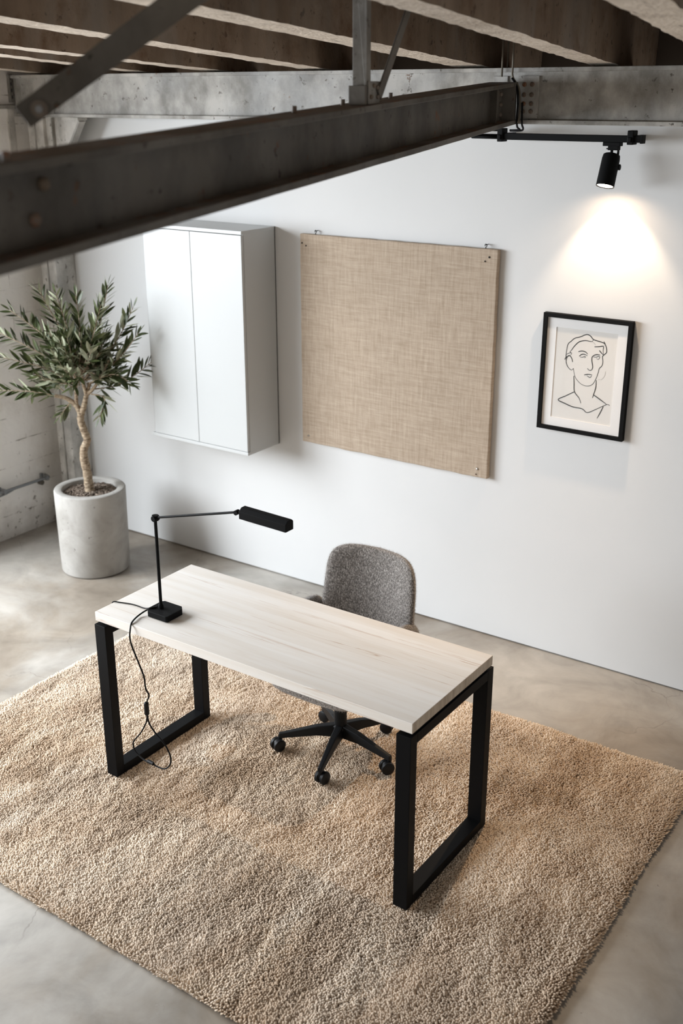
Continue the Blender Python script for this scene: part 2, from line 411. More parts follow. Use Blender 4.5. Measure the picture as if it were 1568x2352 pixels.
# ------------------------------------------------------------------ steel beam along the back wall
t = thing('steel_beam', (2.5, -.12, 2.515), 'pale flaking steel beam running along the top of the white wall', 'beam')
MB().box((.05, -.2, 2.515), (6.6, -.02, 2.532)).build('bottom_flange', M['wbeam'], t, bevel=.002)
MB().box((.05, -.2, 2.718), (6.6, -.02, 2.735)).build('top_flange', M['wbeam'], t, bevel=.002)
MB().box((.05, -.178, 2.532), (6.6, -.16, 2.718)).build('web', M['wbeam'], t)
for x0, x1, y in ((3.215, 3.31, -.188), (3.10, 3.165, -.186)):
    MB().box((x0, y, 2.538), (x1, -.178, 2.703)).build('splice_plate', M['wbeam'], t, bevel=.001)
for x in (3.245, 3.28):
    for z in (2.565, 2.595, 2.63, 2.67): MB().lathe([(.0095, 0), (.0095, .004), (.006, .007), (0, .007)], (x, -.188, z), 8, R=Matrix.Rotation(PI / 2, 3, 'X')).build('bolt', M['rusty'], t)
for x in (3.13,):
    for z in (2.56, 2.61, 2.66): MB().lathe([(.009, 0), (.009, .004), (.006, .007), (0, .007)], (x, -.186, z), 8, R=Matrix.Rotation(PI / 2, 3, 'X')).build('bolt', M['rusty'], t)
MB().box((.30, -.182, 2.532), (.315, -.178, 2.718)).box((.36, -.182, 2.532), (.372, -.178, 2.718)).build('stiffener', M['wbeam'], t)

# haunch under its left end
t = thing('steel_haunch', (.24, -.12, 2.2), 'triangular steel haunch plate joining the corner column to the wall beam', 'bracket')
MB().prism([(.235, -.13, 2.515), (.545, -.13, 2.515), (.545, -.13, 2.495), (.445, -.13, 2.36), (.235, -.13, 2.06)], (0, .012, 0)).build('web_plate', M['column'], t)
MB().prism([(.540, -.165, 2.498), (.548, -.165, 2.49), (.243, -.165, 2.06), (.235, -.165, 2.075)], (0, .045, 0)).build('edge_flange', M['wbeam'], t)
MB().box((.49, -.18, 2.499), (.552, -.11, 2.513)).build('cap_plate', M['column'], t, bevel=.001)
MB().box((.30, -.15, 2.22), (.306, -.13, 2.51)).build('stiffener', M['wbeam'], t)

# corner column
t = thing('corner_column', (.12, -.08, 0), 'grey peeling square column in the corner behind the potted olive tree', 'column')
MB().box((.105, -.155, 0), (.235, -.002, 2.515)).build('shaft', M['column'], t, bevel=.006)
MB().box((.002, -.05, 0), (.105, -.004, 2.515)).build('infill_strip', M['column'], t)
MB().box((.165, -.16, 0), (.172, -.155, 2.515)).build('seam', M['wbeam'], t)

# fittings on the left wall
t = thing('wall_conduit', (.06, -.6, .33), 'grey metal conduit running low along the left block wall', 'pipe')
pth = spline([(.055, -1.0, .338), (.055, -.62, .338), (.055, -.26, .336), (.045, -.215, .334), (.0, -.2, .334)], 6)
MB().tube(pth, .0095, 10).build('pipe', M['galv'], t, smooth=True)
pth = spline([(.05, -1.0, .315), (.05, -.62, .315), (.05, -.5, .328)], 6)
MB().tube(pth, .006, 8).build('thin_pipe', M['galv'], t, smooth=True)
for y in (-.57, -.235):
    MB().box((0, y - .009, .312), (.02, y + .009, .356)).box((.03, y - .01, .32), (.07, y + .01, .352)).build('clamp', M['galv'], t, bevel=.002)
MB().lathe([(.016, 0), (.016, .03), (0, .03)], (0, -.25, .30), 12, R=Matrix.Rotation(PI / 2, 3, 'Y')).build('anchor', M['bbeam'], t)
t = thing('wall_angle', (.02, -.3, 2.56), 'pale horizontal steel angle high on the left wall under the joists', 'bracket')
MB().box((0, -.8, 2.556), (.035, -.157, 2.562)).box((0, -.8, 2.562), (.006, -.157, 2.58)).box((.029, -.8, 2.562), (.035, -.157, 2.575)).build('angle', M['wbeam'], t)
t = thing('slotted_bracket', (.02, -.17, 2.6), 'short upright slotted steel strip above the ledge on the left wall', 'bracket')
MB().box((0, -.185, 2.59), (.02, -.16, 2.74)).build('strip', M['wbeam'], t, bevel=.001)
h = MB()
for z in (2.61, 2.645, 2.68, 2.71): h.box((.0195, -.177, z), (.0215, -.169, z + .018))
h.build('slot', M['gap'], t)
MB().box((0, -.21, 2.0), (.012, -.165, 2.555)).build('trim_2', M['column'])
struct(bpy.data.objects['trim_2'])

# ------------------------------------------------------------------ big sloping I-beam
A = Vector((3.222, -.203, 2.515)); B = Vector((3.945, -3.455, 2.368)); d = (B - A); Bx = A + d * 1.35; d.normalize()
sd = Vector((-d.y, d.x, 0)); sd = sd if sd.x > 0 else -sd; sd.normalize()
t = thing('sloping_steel_beam', A, 'large dark grey steel beam sloping down from the wall beam across the picture', 'beam')
HB = .165
def ibox(a, b, s0, s1, z0, z1, mi=0, mb=None):
    mb = mb or MB(); P = []
    for e in (a, b):
        for s_, z_ in ((s0, z0), (s1, z0), (s1, z1), (s0, z1)): P.append(e + sd * s_ + Vector((0, 0, z_)))
    return mb.add(P, [(0, 1, 2, 3), (7, 6, 5, 4), (0, 4, 5, 1), (1, 5, 6, 2), (2, 6, 7, 3), (3, 7, 4, 0)], mi)
def beam_flange(z0, z1, name, rust_face):
    mb = MB(); n = 40; a0 = A; V = []
    rr = random.Random(3)
    P = [A.lerp(Bx, k / n) for k in range(n + 1)]
    for p in P:
        j = rr.uniform(-.0015, .0015)
        for s_, z_ in ((-.120, z0), (.002 + j, z0), (.002 + j, z1), (-.120, z1)): V.append(p + sd * s_ + Vector((0, 0, z_)))
    F = []; MI = []
    for k in range(n):
        a = 4 * k
        F += [(a, a + 1, a + 5, a + 4), (a + 1, a + 2, a + 6, a + 5), (a + 2, a + 3, a + 7, a + 6), (a + 3, a, a + 4, a + 7)]; MI += [0, 0, 1, 0]
    F += [(3, 2, 1, 0), (4 * n, 4 * n + 1, 4 * n + 2, 4 * n + 3)]; MI += [0, 0]
    mb.v = [tuple(v) for v in V]; mb.f = F; mb.m = MI
    return mb.build(name, [M['bbeam'], M['rusty']], t, bevel=.0015)
beam_flange(0, .018, 'bottom_flange', 1); beam_flange(HB - .016, HB, 'top_flange', 1)
ibox(A, Bx, -.072, -.056, .018, HB - .016).build('web', M['bbeam'], t)
def along(k): return A.lerp(B, k)
Rb = Matrix.Rotation(PI / 2, 3, 'Y')
for yy, zz in ((.955, .115), (.965, .06)):
    c = along(yy) + sd * -.057 + Vector((0, 0, zz)); MB().lathe([(.012, 0), (.012, .008), (.007, .012), (0, .012)], c, 10, R=Matrix(((0, 0, sd.x), (1, 0, sd.y), (0, 1, 0))).to_3x3()).build('bolt', M['rusty'], t)
for k in (.02, .05):
    for zz in (.04, .08, .12):
        c = along(k) + sd * -.057 + Vector((0, 0, zz)); MB().lathe([(.009, 0), (.009, .006), (.006, .010), (0, .010)], c, 8, R=Matrix(((0, 0, sd.x), (1, 0, sd.y), (0, 1, 0))).to_3x3()).build('bolt', M['rusty'], t)
for k in (.995, .62, .52, .40):
    c = along(k) + sd * (-.02 if k > .9 else -.085) + Vector((0, 0, HB)); MB().lathe([(.007, 0), (.007, .016), (0, .016)], c, 8).build('bolt', M['rusty'], t)
ibox(along(.004), along(.012), -.056, .0, .018, HB - .016).build('end_stiffener', M['bbeam'], t)
ibox(along(.062), along(.066), -.056, -.03, .018, HB - .016).build('end_stiffener', M['bbeam'], t)

# post and strut between sloping beam and joists
pk = .508
pc = along(pk) + sd * -.055; zt = pc.z + HB
t = thing('steel_post', (pc.x, pc.y, zt), 'upright dull steel angle post standing on the sloping beam', 'post')
u = Vector((rt.x, rt.y, 0)); w = Vector((fw.x, fw.y, 0)).normalized()
def obox(c, a0, a1, b0, b1, z0, z1, mb=None, dz=0):
    """box aligned to the beam: a along the beam, b across"""
    mb = mb or MB(); dd = Vector((d.x, d.y, 0)).normalized()
    P = [Vector((c.x, c.y, 0)) + dd * a + sd * b + Vector((0, 0, z)) for z in (z0, z1) for a, b in ((a0, b0), (a1, b0), (a1, b1), (a0, b1))]
    return mb.add(P, [(3, 2, 1, 0), (4, 5, 6, 7), (0, 1, 5, 4), (1, 2, 6, 5), (2, 3, 7, 6), (3, 0, 4, 7)])
mb = MB(); obox(pc, -.008, .026, .03, .036, zt, 3.02, mb); obox(pc, .020, .026, -.006, .036, zt, 3.02, mb); mb.build('angle', M['post'], t, bevel=.0015)
mb = MB(); obox(pc, -.066, .024, .037, .043, zt, zt + .062, mb); mb.build('gusset_plate', M['post'], t, bevel=.002)
mb = MB(); obox(pc, .031, .046, -.01, .04, zt, zt + .05, mb); mb.build('foot_angle', M['bbeam'], t, bevel=.001)
for a, z in ((-.01, .05), (-.035, .045), (.012, .02), (-.04, .02)):
    c = pc + Vector((d.x, d.y, 0)).normalized() * a + sd * .043; c.z = zt + z
    MB().lathe([(.006, 0), (.006, .006), (0, .006)], c, 8, R=Matrix(((0, 0, sd.x), (1, 0, sd.y), (0, 1, 0))).to_3x3()).build('bolt', M['rusty'], t)
dd = Vector((d.x, d.y, 0)).normalized()
s0 = pc + dd * -.045 + sd * .045; s0.z = zt + .025
s1 = s0 + dd * -.33; s1.z = 2.95
t = thing('steel_strut', s0, 'thin slanting steel strut rising from the post foot to the joists', 'strut')
ax = (s1 - s0).normalized(); nx = ax.cross(sd).normalized()
P = [e + nx * a + sd * b for e in (s0, s1) for a, b in ((-.017, 0), (.017, 0), (.017, .006), (-.017, .006))]
MB().add(P, [(3, 2, 1, 0), (4, 5, 6, 7), (0, 1, 5, 4), (1, 2, 6, 5), (2, 3, 7, 6), (3, 0, 4, 7)]).build('bar', M['bbeam'], t, bevel=.001)

# hanging brace near the camera, top left
e0 = Vector((3.65, -3.13, 2.607)); e1 = Vector((3.868, -2.92, 2.812)); e2 = e1 + (e1 - e0) * .55
t = thing('hanging_brace', e0, 'blurred rusty steel brace hanging diagonally from the joists at the upper left', 'brace')
ax = (e2 - e0).normalized(); nrm = (e0 - CAM).normalized(); sx = ax.cross(nrm).normalized(); ny = sx.cross(ax).normalized()
e0b = e0 - ax * .035
P = [e + sx * a + ny * b for e in (e0b, e2) for a, b in ((-.029, 0), (.029, 0), (.029, .008), (-.029, .008))]
P[0] -= sx * -.012; P[3] -= sx * -.012
MB().add(P, [(3, 2, 1, 0), (4, 5, 6, 7), (0, 1, 5, 4), (1, 2, 6, 5), (2, 3, 7, 6), (3, 0, 4, 7)]).build('flat_bar', M['bbeam'], t, bevel=.001)
Rn = Matrix((sx, ax, -ny)).transposed()
MB().lathe([(.006, 0), (.016, 0), (.016, .005), (.007, .005)], e0 - ny * .003, 16, R=Rn).build('washer', M['rusty'], t)
MB().lathe([(.0075, 0), (.0075, .008), (0, .008)], e0 - ny * .004, 6, R=Rn).build('bolt', M['galv'], t)

# conduits and cables by the beam junction
t = thing('hanger_rod', (3.152, -.215, 2.70), 'left one of the thin rods dropping from the joist to the beam junction', 'rod', 'thin rods by the beam junction')
MB().tube([(3.152, -.215, 2.70), (3.15, -.215, 2.90)], .0042, 8).build('rod', M['dullrod'], t, smooth=True)
t = thing('hanger_rod', (3.118, -.03, 2.735), 'shortest dim rod standing behind the wall beam by the junction', 'rod', 'thin rods by the beam junction')
MB().tube([(3.118, -.10, 2.735), (3.118, -.10, 2.90)], .0035, 8).build('rod', M['dullrod'], t, smooth=True)
t = thing('cable_conduit', (3.206, -.23, 2.697), 'thin conduit dropping to the beam junction and bending into black cables', 'conduit')
MB().tube(spline([(3.204, -.225, 2.92), (3.205, -.225, 2.75), (3.207, -.225, 2.70), (3.238, -.225, 2.655), (3.247, -.225, 2.59), (3.243, -.225, 2.52)], 5), .0045, 8).build('pipe', M['dullrod'], t, smooth=True)
MB().tube(spline([(3.207, -.232, 2.695), (3.232, -.232, 2.66), (3.240, -.232, 2.60), (3.238, -.23, 2.54), (3.232, -.21, 2.505), (3.225, -.17, 2.492), (3.19, -.14, 2.489), (3.16, -.13, 2.488)], 6), .0042, 8).build('cable', M['cable'], t, smooth=True)
MB().tube(spline([(3.258, -.228, 2.60), (3.260, -.228, 2.55), (3.259, -.222, 2.515), (3.25, -.19, 2.497), (3.22, -.15, 2.488), (3.16, -.128, 2.486)], 6), .0042, 8).build('cable', M['cable'], t, smooth=True)

# ------------------------------------------------------------------ track and spotlight
t = thing('lighting_track', (3.4, -.12, 2.465), 'black lighting track rail mounted along the white wall under the beam', 'track')
MB().box((3.13, -.138, 2.449), (3.742, -.105, 2.476)).build('rail', M['blackmatte'], t, bevel=.002)
MB().tube([(2.55, -.12, 2.463), (3.12, -.12, 2.463)], .0085, 10).tube([(2.98, -.135, 2.457), (3.12, -.135, 2.457)], .006, 8).build('conduit', M['blackmatte'], t, smooth=True)
MB().tube([(3.05, -.13, 2.489), (3.12, -.13, 2.489)], .0065, 8).build('conduit_stub', M['blackmatte'], t, smooth=True)
for x0 in (3.108, 3.69):
    c = MB().box((x0, -.148, 2.441), (x0 + .026, -.098, 2.496)).box((x0 + .004, -.155, 2.450), (x0 + .020, -.146, 2.470)).box((x0 + .003, -.1, 2.452), (x0 + .02, 0, 2.476))
    c.build('clamp', M['blackmatte'], t, bevel=.003)
MB().box((3.742, -.140, 2.446), (3.752, -.103, 2.479)).build('end_cap', M['blackmatte'], t, bevel=.001)
t = thing('spotlight', (3.625, -.12, 2.446), 'small black cylindrical spotlight hanging lit from the track above the picture', 'spotlight')
MB().box((3.585, -.138, 2.434), (3.66, -.105, 2.449)).box((3.607, -.135, 2.418), (3.652, -.108, 2.436)).build('adapter', M['blackmatte'], t, bevel=.002)
MB().box((3.598, -.126, 2.421), (3.612, -.118, 2.426)).build('lever', M['blackmatte'], t)
MB().tube([(3.620, -.12, 2.42), (3.620, -.12, 2.395)], .006, 10).box((3.644, -.124, 2.35), (3.651, -.114, 2.425)).build('bracket', M['blackmatte'], t, bevel=.001)
ht = Vector((3.622, -.12, 2.402)); hbm = Vector((3.620, -.163, 2.278)); ax = (hbm - ht).normalized()
q = ax.to_track_quat('Z', 'Y').to_matrix(); L = (hbm - ht).length
MB().lathe([(0, 0), (.028, 0), (.034, .004), (.0365, .02), (.0375, L), (.0350, L), (.0345, L - .008), (.0335, L - .02), (0, L - .02)], ht, 40, R=q).build('housing', M['blackmatte'], t, smooth='auto')
MB().lathe([(0, 0), (.0325, 0), (.0325, .001), (0, .001)], ht + ax * (L - .004), 32, R=q).build('lens', M['lens'], t)
MB().lathe([(.012, 0), (.012, .012), (0, .014)], Vector((3.649, -.12, 2.352)), 16, R=Matrix.Rotation(PI / 2, 3, 'Y')).tube([(3.63, -.12, 2.352), (3.65, -.12, 2.352)], .01, 12).build('knob', M['blackmatte'], t, smooth='auto')

# ------------------------------------------------------------------ wall cabinet
t = thing('wall_cabinet', (1.43, -.14, .807), 'tall white two-door cabinet hung on the wall beside the linen pinboard', 'cabinet')
X0, X1, Z0, Z1, D_ = 1.072, 1.773, .807, 1.99, .28; BK = -.001
mb = MB()
mb.box((X0, -D_, Z1 - .018), (X1, BK, Z1)).box((X0, -D_, Z0), (X1, BK, Z0 + .018)).box((X0, -D_ + .02, Z0), (X0 + .018, BK, Z1)).box((X1 - .018, -D_ + .02, Z0 + .018), (X1, BK, Z1 - .018)).box((X0, -.01, Z0), (X1, -.002, Z1))
mb.build('body', M['lacquer'], t, bevel=.0012)
MB().box((X0 + .02, -D_ + .026, Z0 + .02), (X1 - .02, -D_ + .03, Z1 - .02)).build('door_gap_shade', M['gap'], t)  # thin dark sheet behind the doors, coloured as the shade in their gaps
xm = 1.425
for a, b in ((X0 + .022, xm - .0015), (xm + .0015, X1 - .003)):
    MB().box((a, -D_ + .001, Z0 + .0205), (b, -D_ + .019, Z1 - .0215)).build('door', M['lacquer'], t, bevel=.0012)

# ------------------------------------------------------------------ linen pinboard
t = thing('linen_pinboard', (2.52, 0, .857), 'large square pinboard covered in natural beige linen on the white wall', 'pinboard')
bx0, bx1, bz0, bz1 = 1.955, 3.083, .86, 1.968
mb = MB(); n = 24; rr = random.Random(5)
def wob(k): return .0012 * math.sin(k * 1.7) + rr.uniform(-.0012, .0012)
out = [(bx0 + (bx1 - bx0) * k / n, bz0 + wob(k)) for k in range(n)] + [(bx1 + wob(k) * .6, bz0 + (bz1 - bz0) * k / n) for k in range(n)] + \
      [(bx1 - (bx1 - bx0) * k / n, bz1 + wob(k) * .5) for k in range(n)] + [(bx0 + wob(k) * .6, bz1 - (bz1 - bz0) * k / n) for k in range(n)]
mb.prism([(x, -.032, z) for x, z in out], (0, .028, 0))
mb.build('panel', M['linen'], t, bevel=.005, seg=3)
RX = Matrix.Rotation(PI / 2, 3, 'X')
for x, z, m_, r in ((1.970, 1.922, 'ink', .0042), (1.995, 1.910, 'ink', .0038), (3.040, 1.932, 'ink', .0048), (3.019, 1.912, 'ink', .0038), (1.997, .899, 'chrome', .0055), (3.027, .904, 'chrome', .007), (3.021, .875, 'rusty', .004)):
    MB().lathe([(r, 0), (r * .85, .003), (r * .4, .0045), (0, .005)], (x, -.0325, z), 12, R=RX).build('pin', M[m_], t, smooth=True)
for x in (1.997, .0):
    if x: MB().lathe([(.0022, 0), (.002, .003), (0, .003)], (x, -.037, .899), 8, R=RX).build('pin_hole', M['ink'], t)
for x in (2.047, 3.013):
    MB().tube([(x, -.02, 1.962), (x, -.02, 1.974)], .0025, 8).tube(spline([(x, -.02, 1.974), (x + .006, -.02, 1.98), (x + .003, -.02, 1.988), (x - .004, -.02, 1.986), (x - .003, -.02, 1.978)], 3), .0018, 6).tube([(x, -.02, 1.984), (x + .003, -.001, 1.986)], .002, 6).build('hanging_hook', M['ink'], t)

# ------------------------------------------------------------------ framed drawing
t = thing('framed_drawing', (3.535, 0, 1.167), 'black-framed line drawing of a face hung beneath the lit spotlight', 'picture')
fx0, fx1, fz0, fz1 = 3.326, 3.745, 1.1675, 1.709; fwid = .0185
mb = MB()
for a, b in (((fx0, fz0 + fwid), (fx0 + fwid, fz1 - fwid)), ((fx1 - fwid, fz0 + fwid), (fx1, fz1 - fwid)), ((fx0, fz0), (fx1, fz0 + fwid)), ((fx0, fz1 - fwid), (fx1, fz1))):
    mb.box((a[0], -.03, a[1]), (b[0], -.002, b[1]))
mb.build('frame', M['framepaint'], t)
wx0, wx1, wz0, wz1 = 3.388, 3.680, 1.2275, 1.6475
mb = MB()
for a, b in (((fx0 + .01, fz0 + .01), (wx0, fz1 - .01)), ((wx1, fz0 + .01), (fx1 - .01, fz1 - .01)), ((wx0, fz0 + .01), (wx1, wz0)), ((wx0, wz1), (wx1, fz1 - .01))):
    mb.box((a[0], -.018, a[1]), (b[0], -.0155, b[1]))
mb.build('mat_board', M['mat'], t)
pr = MB().box((fx0 + .012, -.0150, fz0 + .012), (fx1 - .012, -.010, fz1 - .012)).build('print', M['paper'], t)
MB().box((fx0 + .012, -.0225, fz0 + .012), (fx1 - .012, -.0210, fz1 - .012)).build('glass', M['glass'], t)
S={'hair': [(3.442, 1.525), (3.447, 1.572), (3.462, 1.59), (3.478, 1.605), (3.507, 1.616), (3.523, 1.625), (3.538, 1.629), (3.553, 1.623), (3.567, 1.61), (3.597, 1.604), (3.622, 1.596), (3.633, 1.563), (3.62, 1.546), (3.615, 1.537), (3.619, 1.517), (3.616, 1.497), (3.605, 1.483), (3.601, 1.462), (3.594, 1.437), (3.58, 1.408), (3.557, 1.396), (3.529, 1.399), (3.507, 1.414), (3.492, 1.433), (3.482, 1.468)], 'band': [(3.466, 1.549), (3.481, 1.572), (3.501, 1.592), (3.53, 1.601), (3.559, 1.6), (3.567, 1.61)], 'fringe': [(3.574, 1.578), (3.598, 1.582), (3.615, 1.585), (3.616, 1.567), (3.619, 1.546)], 'fringe2': [(3.598, 1.565), (3.607, 1.556), (3.618, 1.547)], 'hl': [(3.615, 1.608), (3.624, 1.596)], 'hl2': [(3.559, 1.6), (3.572, 1.594), (3.579, 1.584)], 'hl3': [(3.615, 1.585), (3.622, 1.596)], 'ear': [(3.476, 1.496), (3.471, 1.512), (3.461, 1.523), (3.451, 1.52), (3.445, 1.505), (3.447, 1.486), (3.457, 1.469), (3.473, 1.459), (3.483, 1.468)], 'ear2': [(3.438, 1.502), (3.443, 1.514), (3.461, 1.524)], 'tie': [(3.444, 1.527), (3.454, 1.534), (3.467, 1.537), (3.467, 1.53), (3.455, 1.523)], 'tie2': [(3.466, 1.549), (3.46, 1.541), (3.467, 1.538)], 'hs': [(3.442, 1.525), (3.443, 1.514)], 'browL': [(3.5, 1.547), (3.517, 1.552), (3.534, 1.55), (3.545, 1.541)], 'lidL': [(3.506, 1.527), (3.516, 1.536), (3.528, 1.539), (3.544, 1.534)], 'eyeL': [(3.51, 1.524), (3.521, 1.524), (3.531, 1.529), (3.536, 1.527), (3.53, 1.522)], 'browR': [(3.573, 1.539), (3.589, 1.545), (3.604, 1.544)], 'eyeR': [(3.573, 1.532), (3.586, 1.533), (3.596, 1.538), (3.603, 1.535), (3.597, 1.524), (3.587, 1.527)], 'nose': [(3.577, 1.54), (3.567, 1.531), (3.567, 1.514), (3.572, 1.495), (3.573, 1.481), (3.566, 1.47), (3.555, 1.471), (3.549, 1.477)], 'mouth': [(3.536, 1.445), (3.555, 1.45), (3.574, 1.45)], 'lip': [(3.549, 1.443), (3.565, 1.437), (3.572, 1.447)], 'neckL': [(3.487, 1.434), (3.491, 1.401), (3.496, 1.361), (3.52, 1.335), (3.531, 1.312)], 'shL': [(3.496, 1.361), (3.456, 1.336), (3.419, 1.312), (3.455, 1.299), (3.493, 1.289), (3.539, 1.287), (3.565, 1.273), (3.607, 1.296), (3.653, 1.324), (3.668, 1.322)], 'neckR': [(3.595, 1.429), (3.596, 1.396), (3.588, 1.36), (3.584, 1.345)], 'shR': [(3.588, 1.36), (3.619, 1.344), (3.653, 1.325)], 'arm': [(3.639, 1.314), (3.627, 1.283), (3.614, 1.254)], 'ck': [(3.635, 1.475), (3.633, 1.454), (3.62, 1.436), (3.603, 1.432)]}
def stroke(mb, pts, wd, mi, y):
    P = spline([(x, 0, z) for x, z in pts], 4); V = []
    for i, p in enumerate(P):
        tt = (P[min(i + 1, len(P) - 1)] - P[max(i - 1, 0)]).normalized(); nn = Vector((-tt.z, 0, tt.x))
        ww = wd * (.55 + .45 * math.sin(PI * min(1, .15 + i / len(P))))
        V += [Vector((p.x, y, p.z)) + nn * ww, Vector((p.x, y, p.z)) - nn * ww]
    mb.add(V, [(2 * i, 2 * i + 1, 2 * i + 3, 2 * i + 2) for i in range(len(P) - 1)], mi)
mb = MB()
for i, (k_, pts) in enumerate(S.items()):
    g = k_ in ('ck', 'hl3', 'hl2'); thin = k_.startswith('eye') or k_ in ('lip', 'hl', 'tie', 'tie2')
    stroke(mb, pts, .0007 if g else (.0014 if thin else .0022), 1 if g else 0, -.0152 - i * 2e-5)
mb.build('line_drawing', [M['ink'], M['greyink']], pr, fix=False)

# ------------------------------------------------------------------ desk
t = thing('desk', (3.145, -1.75, .03), 'pale bleached-wood desk on two black square steel frames', 'desk')
dx0, dx1, dy0, dy1, dz = 2.4264, 3.861, -2.0247, -1.470, .76
TH = .038
mb = MB(); x0, y0, z0, x1, y1, z1 = dx0, dy0, dz - TH, dx1, dy1, dz
V = [(x0, y0, z0), (x1, y0, z0), (x1, y1, z0), (x0, y1, z0), (x0, y0, z1), (x1, y0, z1), (x1, y1, z1), (x0, y1, z1)]
mb.v = V; mb.f = [(3, 2, 1, 0), (4, 5, 6, 7), (0, 1, 5, 4), (1, 2, 6, 5), (2, 3, 7, 6), (3, 0, 4, 7)]; mb.m = [0, 0, 0, 1, 0, 1]
mb.build('tabletop', [M['wood'], M['endgrain']], t, bevel=.0015)
LW, LD, ZF = .056, .042, .028
ZT = dz - TH - .012
for fx in (dx0, dx1 - LW):
    fy0, fy1 = dy0 - .008, dy1 + .012
    MB().box((fx, fy0, ZF), (fx + LW, fy0 + LD, ZT)).build('leg', M['blackmetal'], t, bevel=.0015)
    MB().box((fx, fy1 - LD, ZF), (fx + LW, fy1, ZT)).build('leg', M['blackmetal'], t, bevel=.0015)
    MB().box((fx, fy0 + LD, ZF), (fx + LW, fy1 - LD, ZF + .038)).build('foot_rail', M['blackmetal'], t, bevel=.0015)
    MB().box((fx, fy0 + LD, ZT - .038), (fx + LW, fy1 - LD, ZT)).build('top_rail', M['blackmetal'], t, bevel=.0015)
    MB().box((fx + .006, dy0 + .03, ZT), (fx + LW - .006, dy1 - .03, dz - TH)).build('spacer', M['blackmetal'], t)

# ------------------------------------------------------------------ desk lamp
t = thing('desk_lamp', (2.66, -1.89, .76), 'slim black articulated desk lamp standing on the left end of the desk', 'lamp')
def chamf(x0, x1, y0, y1, c): return [(x0 + c, y0), (x1 - c * .3, y0), (x1, y0 + c * .3), (x1, y1 - c), (x1 - c, y1), (x0 + c * .6, y1), (x0, y1 - c * .6), (x0, y0 + c)]
MB().prism([(x, y, .762) for x, y in chamf(2.612, 2.728, -1.943, -1.838, .018)], (0, 0, .024)).build('base', M['blackmatte'], t, bevel=.002)
MB().lathe([(.0105, 0), (.0105, .012), (.007, .02), (0, .02)], (2.655, -1.895, .786), 16).build('collar', M['blackmatte'], t, smooth='auto')
MB().tube([(2.655, -1.895, .79), (2.657, -1.897, 1.155)], .0062, 12).build('pole', M['blackmatte'], t, smooth='auto')
RYx = Matrix.Rotation(PI / 2, 3, 'X')
MB().lathe([(0, -.014), (.010, -.014), (.0125, -.011), (.0125, .011), (.010, .014), (0, .014)], (2.658, -1.897, 1.158), 16, R=RYx).lathe([(0, -.010), (.013, -.010), (.013, .010), (0, .010)], (2.658, -1.897, 1.160), 12).build('elbow_joint', M['blackmatte'], t, smooth='auto')
MB().tube([(2.664, -1.897, 1.162), (3.045, -1.897, 1.265)], .0046, 10).build('arm', M['blackmatte'], t, smooth='auto')
MB().lathe([(0, -.009), (.009, -.009), (.009, .009), (0, .009)], (3.055, -1.897, 1.267), 14, R=RYx).tube([(3.055, -1.897, 1.267), (3.083, -1.897, 1.270)], .006, 10).build('head_joint', M['blackmatte'], t, smooth='auto')
hx0, hx1, hy0, hy1, hz0, hz1 = 3.080, 3.284, -1.917, -1.873, 1.254, 1.293
prof = [(hy0, hz0), (hy1, hz0), (hy1, hz1 - .008), (hy1 - .009, hz1), (hy0 + .014, hz1), (hy0, hz1 - .012)]
hd = MB().prism([(hx0, y, z) for y, z in prof], (hx1 - hx0, 0, -.006)).build('lamp_head', M['blackmatte'], t, bevel=.0012)
MB().box((hx0 + .02, hy0 + .01, hz0 - .008), (hx1 - .02, hy1 - .01, hz0 - .001)).build('diffuser', M['mat'], hd)
cp = [(2.640, -1.905, .790), (2.622, -1.925, .786), (2.60, -1.955, .768), (2.615, -2.01, .765), (2.628, -2.036, .752), (2.632, -2.045, .70), (2.668, -2.046, .62), (2.692, -2.047, .57), (2.697, -2.047, .52), (2.712, -2.047, .495), (2.702, -2.047, .47), (2.697, -2.047, .455)]
cd = MB().tube(spline(cp, 6), .0032, 8).build('cord', M['cable'], t, smooth=True)
MB().tube(spline([(2.64, -1.90, .79), (2.612, -1.90, .778), (2.57, -1.90, .764), (2.51, -1.90, .7635), (2.452, -1.915, .763), (2.424, -1.925, .762), (2.417, -1.928, .74)], 6), .0023, 8).build('rear_cord', M['cable'], t, smooth=True)
MB().lathe([(.006, 0), (.0095, .004), (.0095, .052), (.006, .056)], (2.694, -2.047, .402), 14).build('inline_switch', M['blackplastic'], cd, smooth='auto')
MB().tube(spline([(2.693, -2.047, .405), (2.688, -2.047, .37), (2.655, -2.05, .31), (2.615, -2.055, .255), (2.63, -2.06, .22), (2.68, -2.065, .203), (2.725, -2.068, .206)], 7), .0031, 8).build('cord_loop', M['cable'], cd, smooth=True)
MB().tube(spline([(2.696, -2.047, .405), (2.702, -2.047, .37), (2.732, -2.047, .335), (2.78, -2.05, .305), (2.812, -2.055, .265), (2.812, -2.06, .23), (2.79, -2.066, .206), (2.755, -2.068, .202), (2.725, -2.068, .206)], 7), .0031, 8).build('cord_loop', M['cable'], cd, smooth=True)
MB().tube([(2.700, -2.066, .207), (2.732, -2.069, .208)], [.008, .0065], 12).build('plug', M['blackplastic'], cd, smooth='auto')

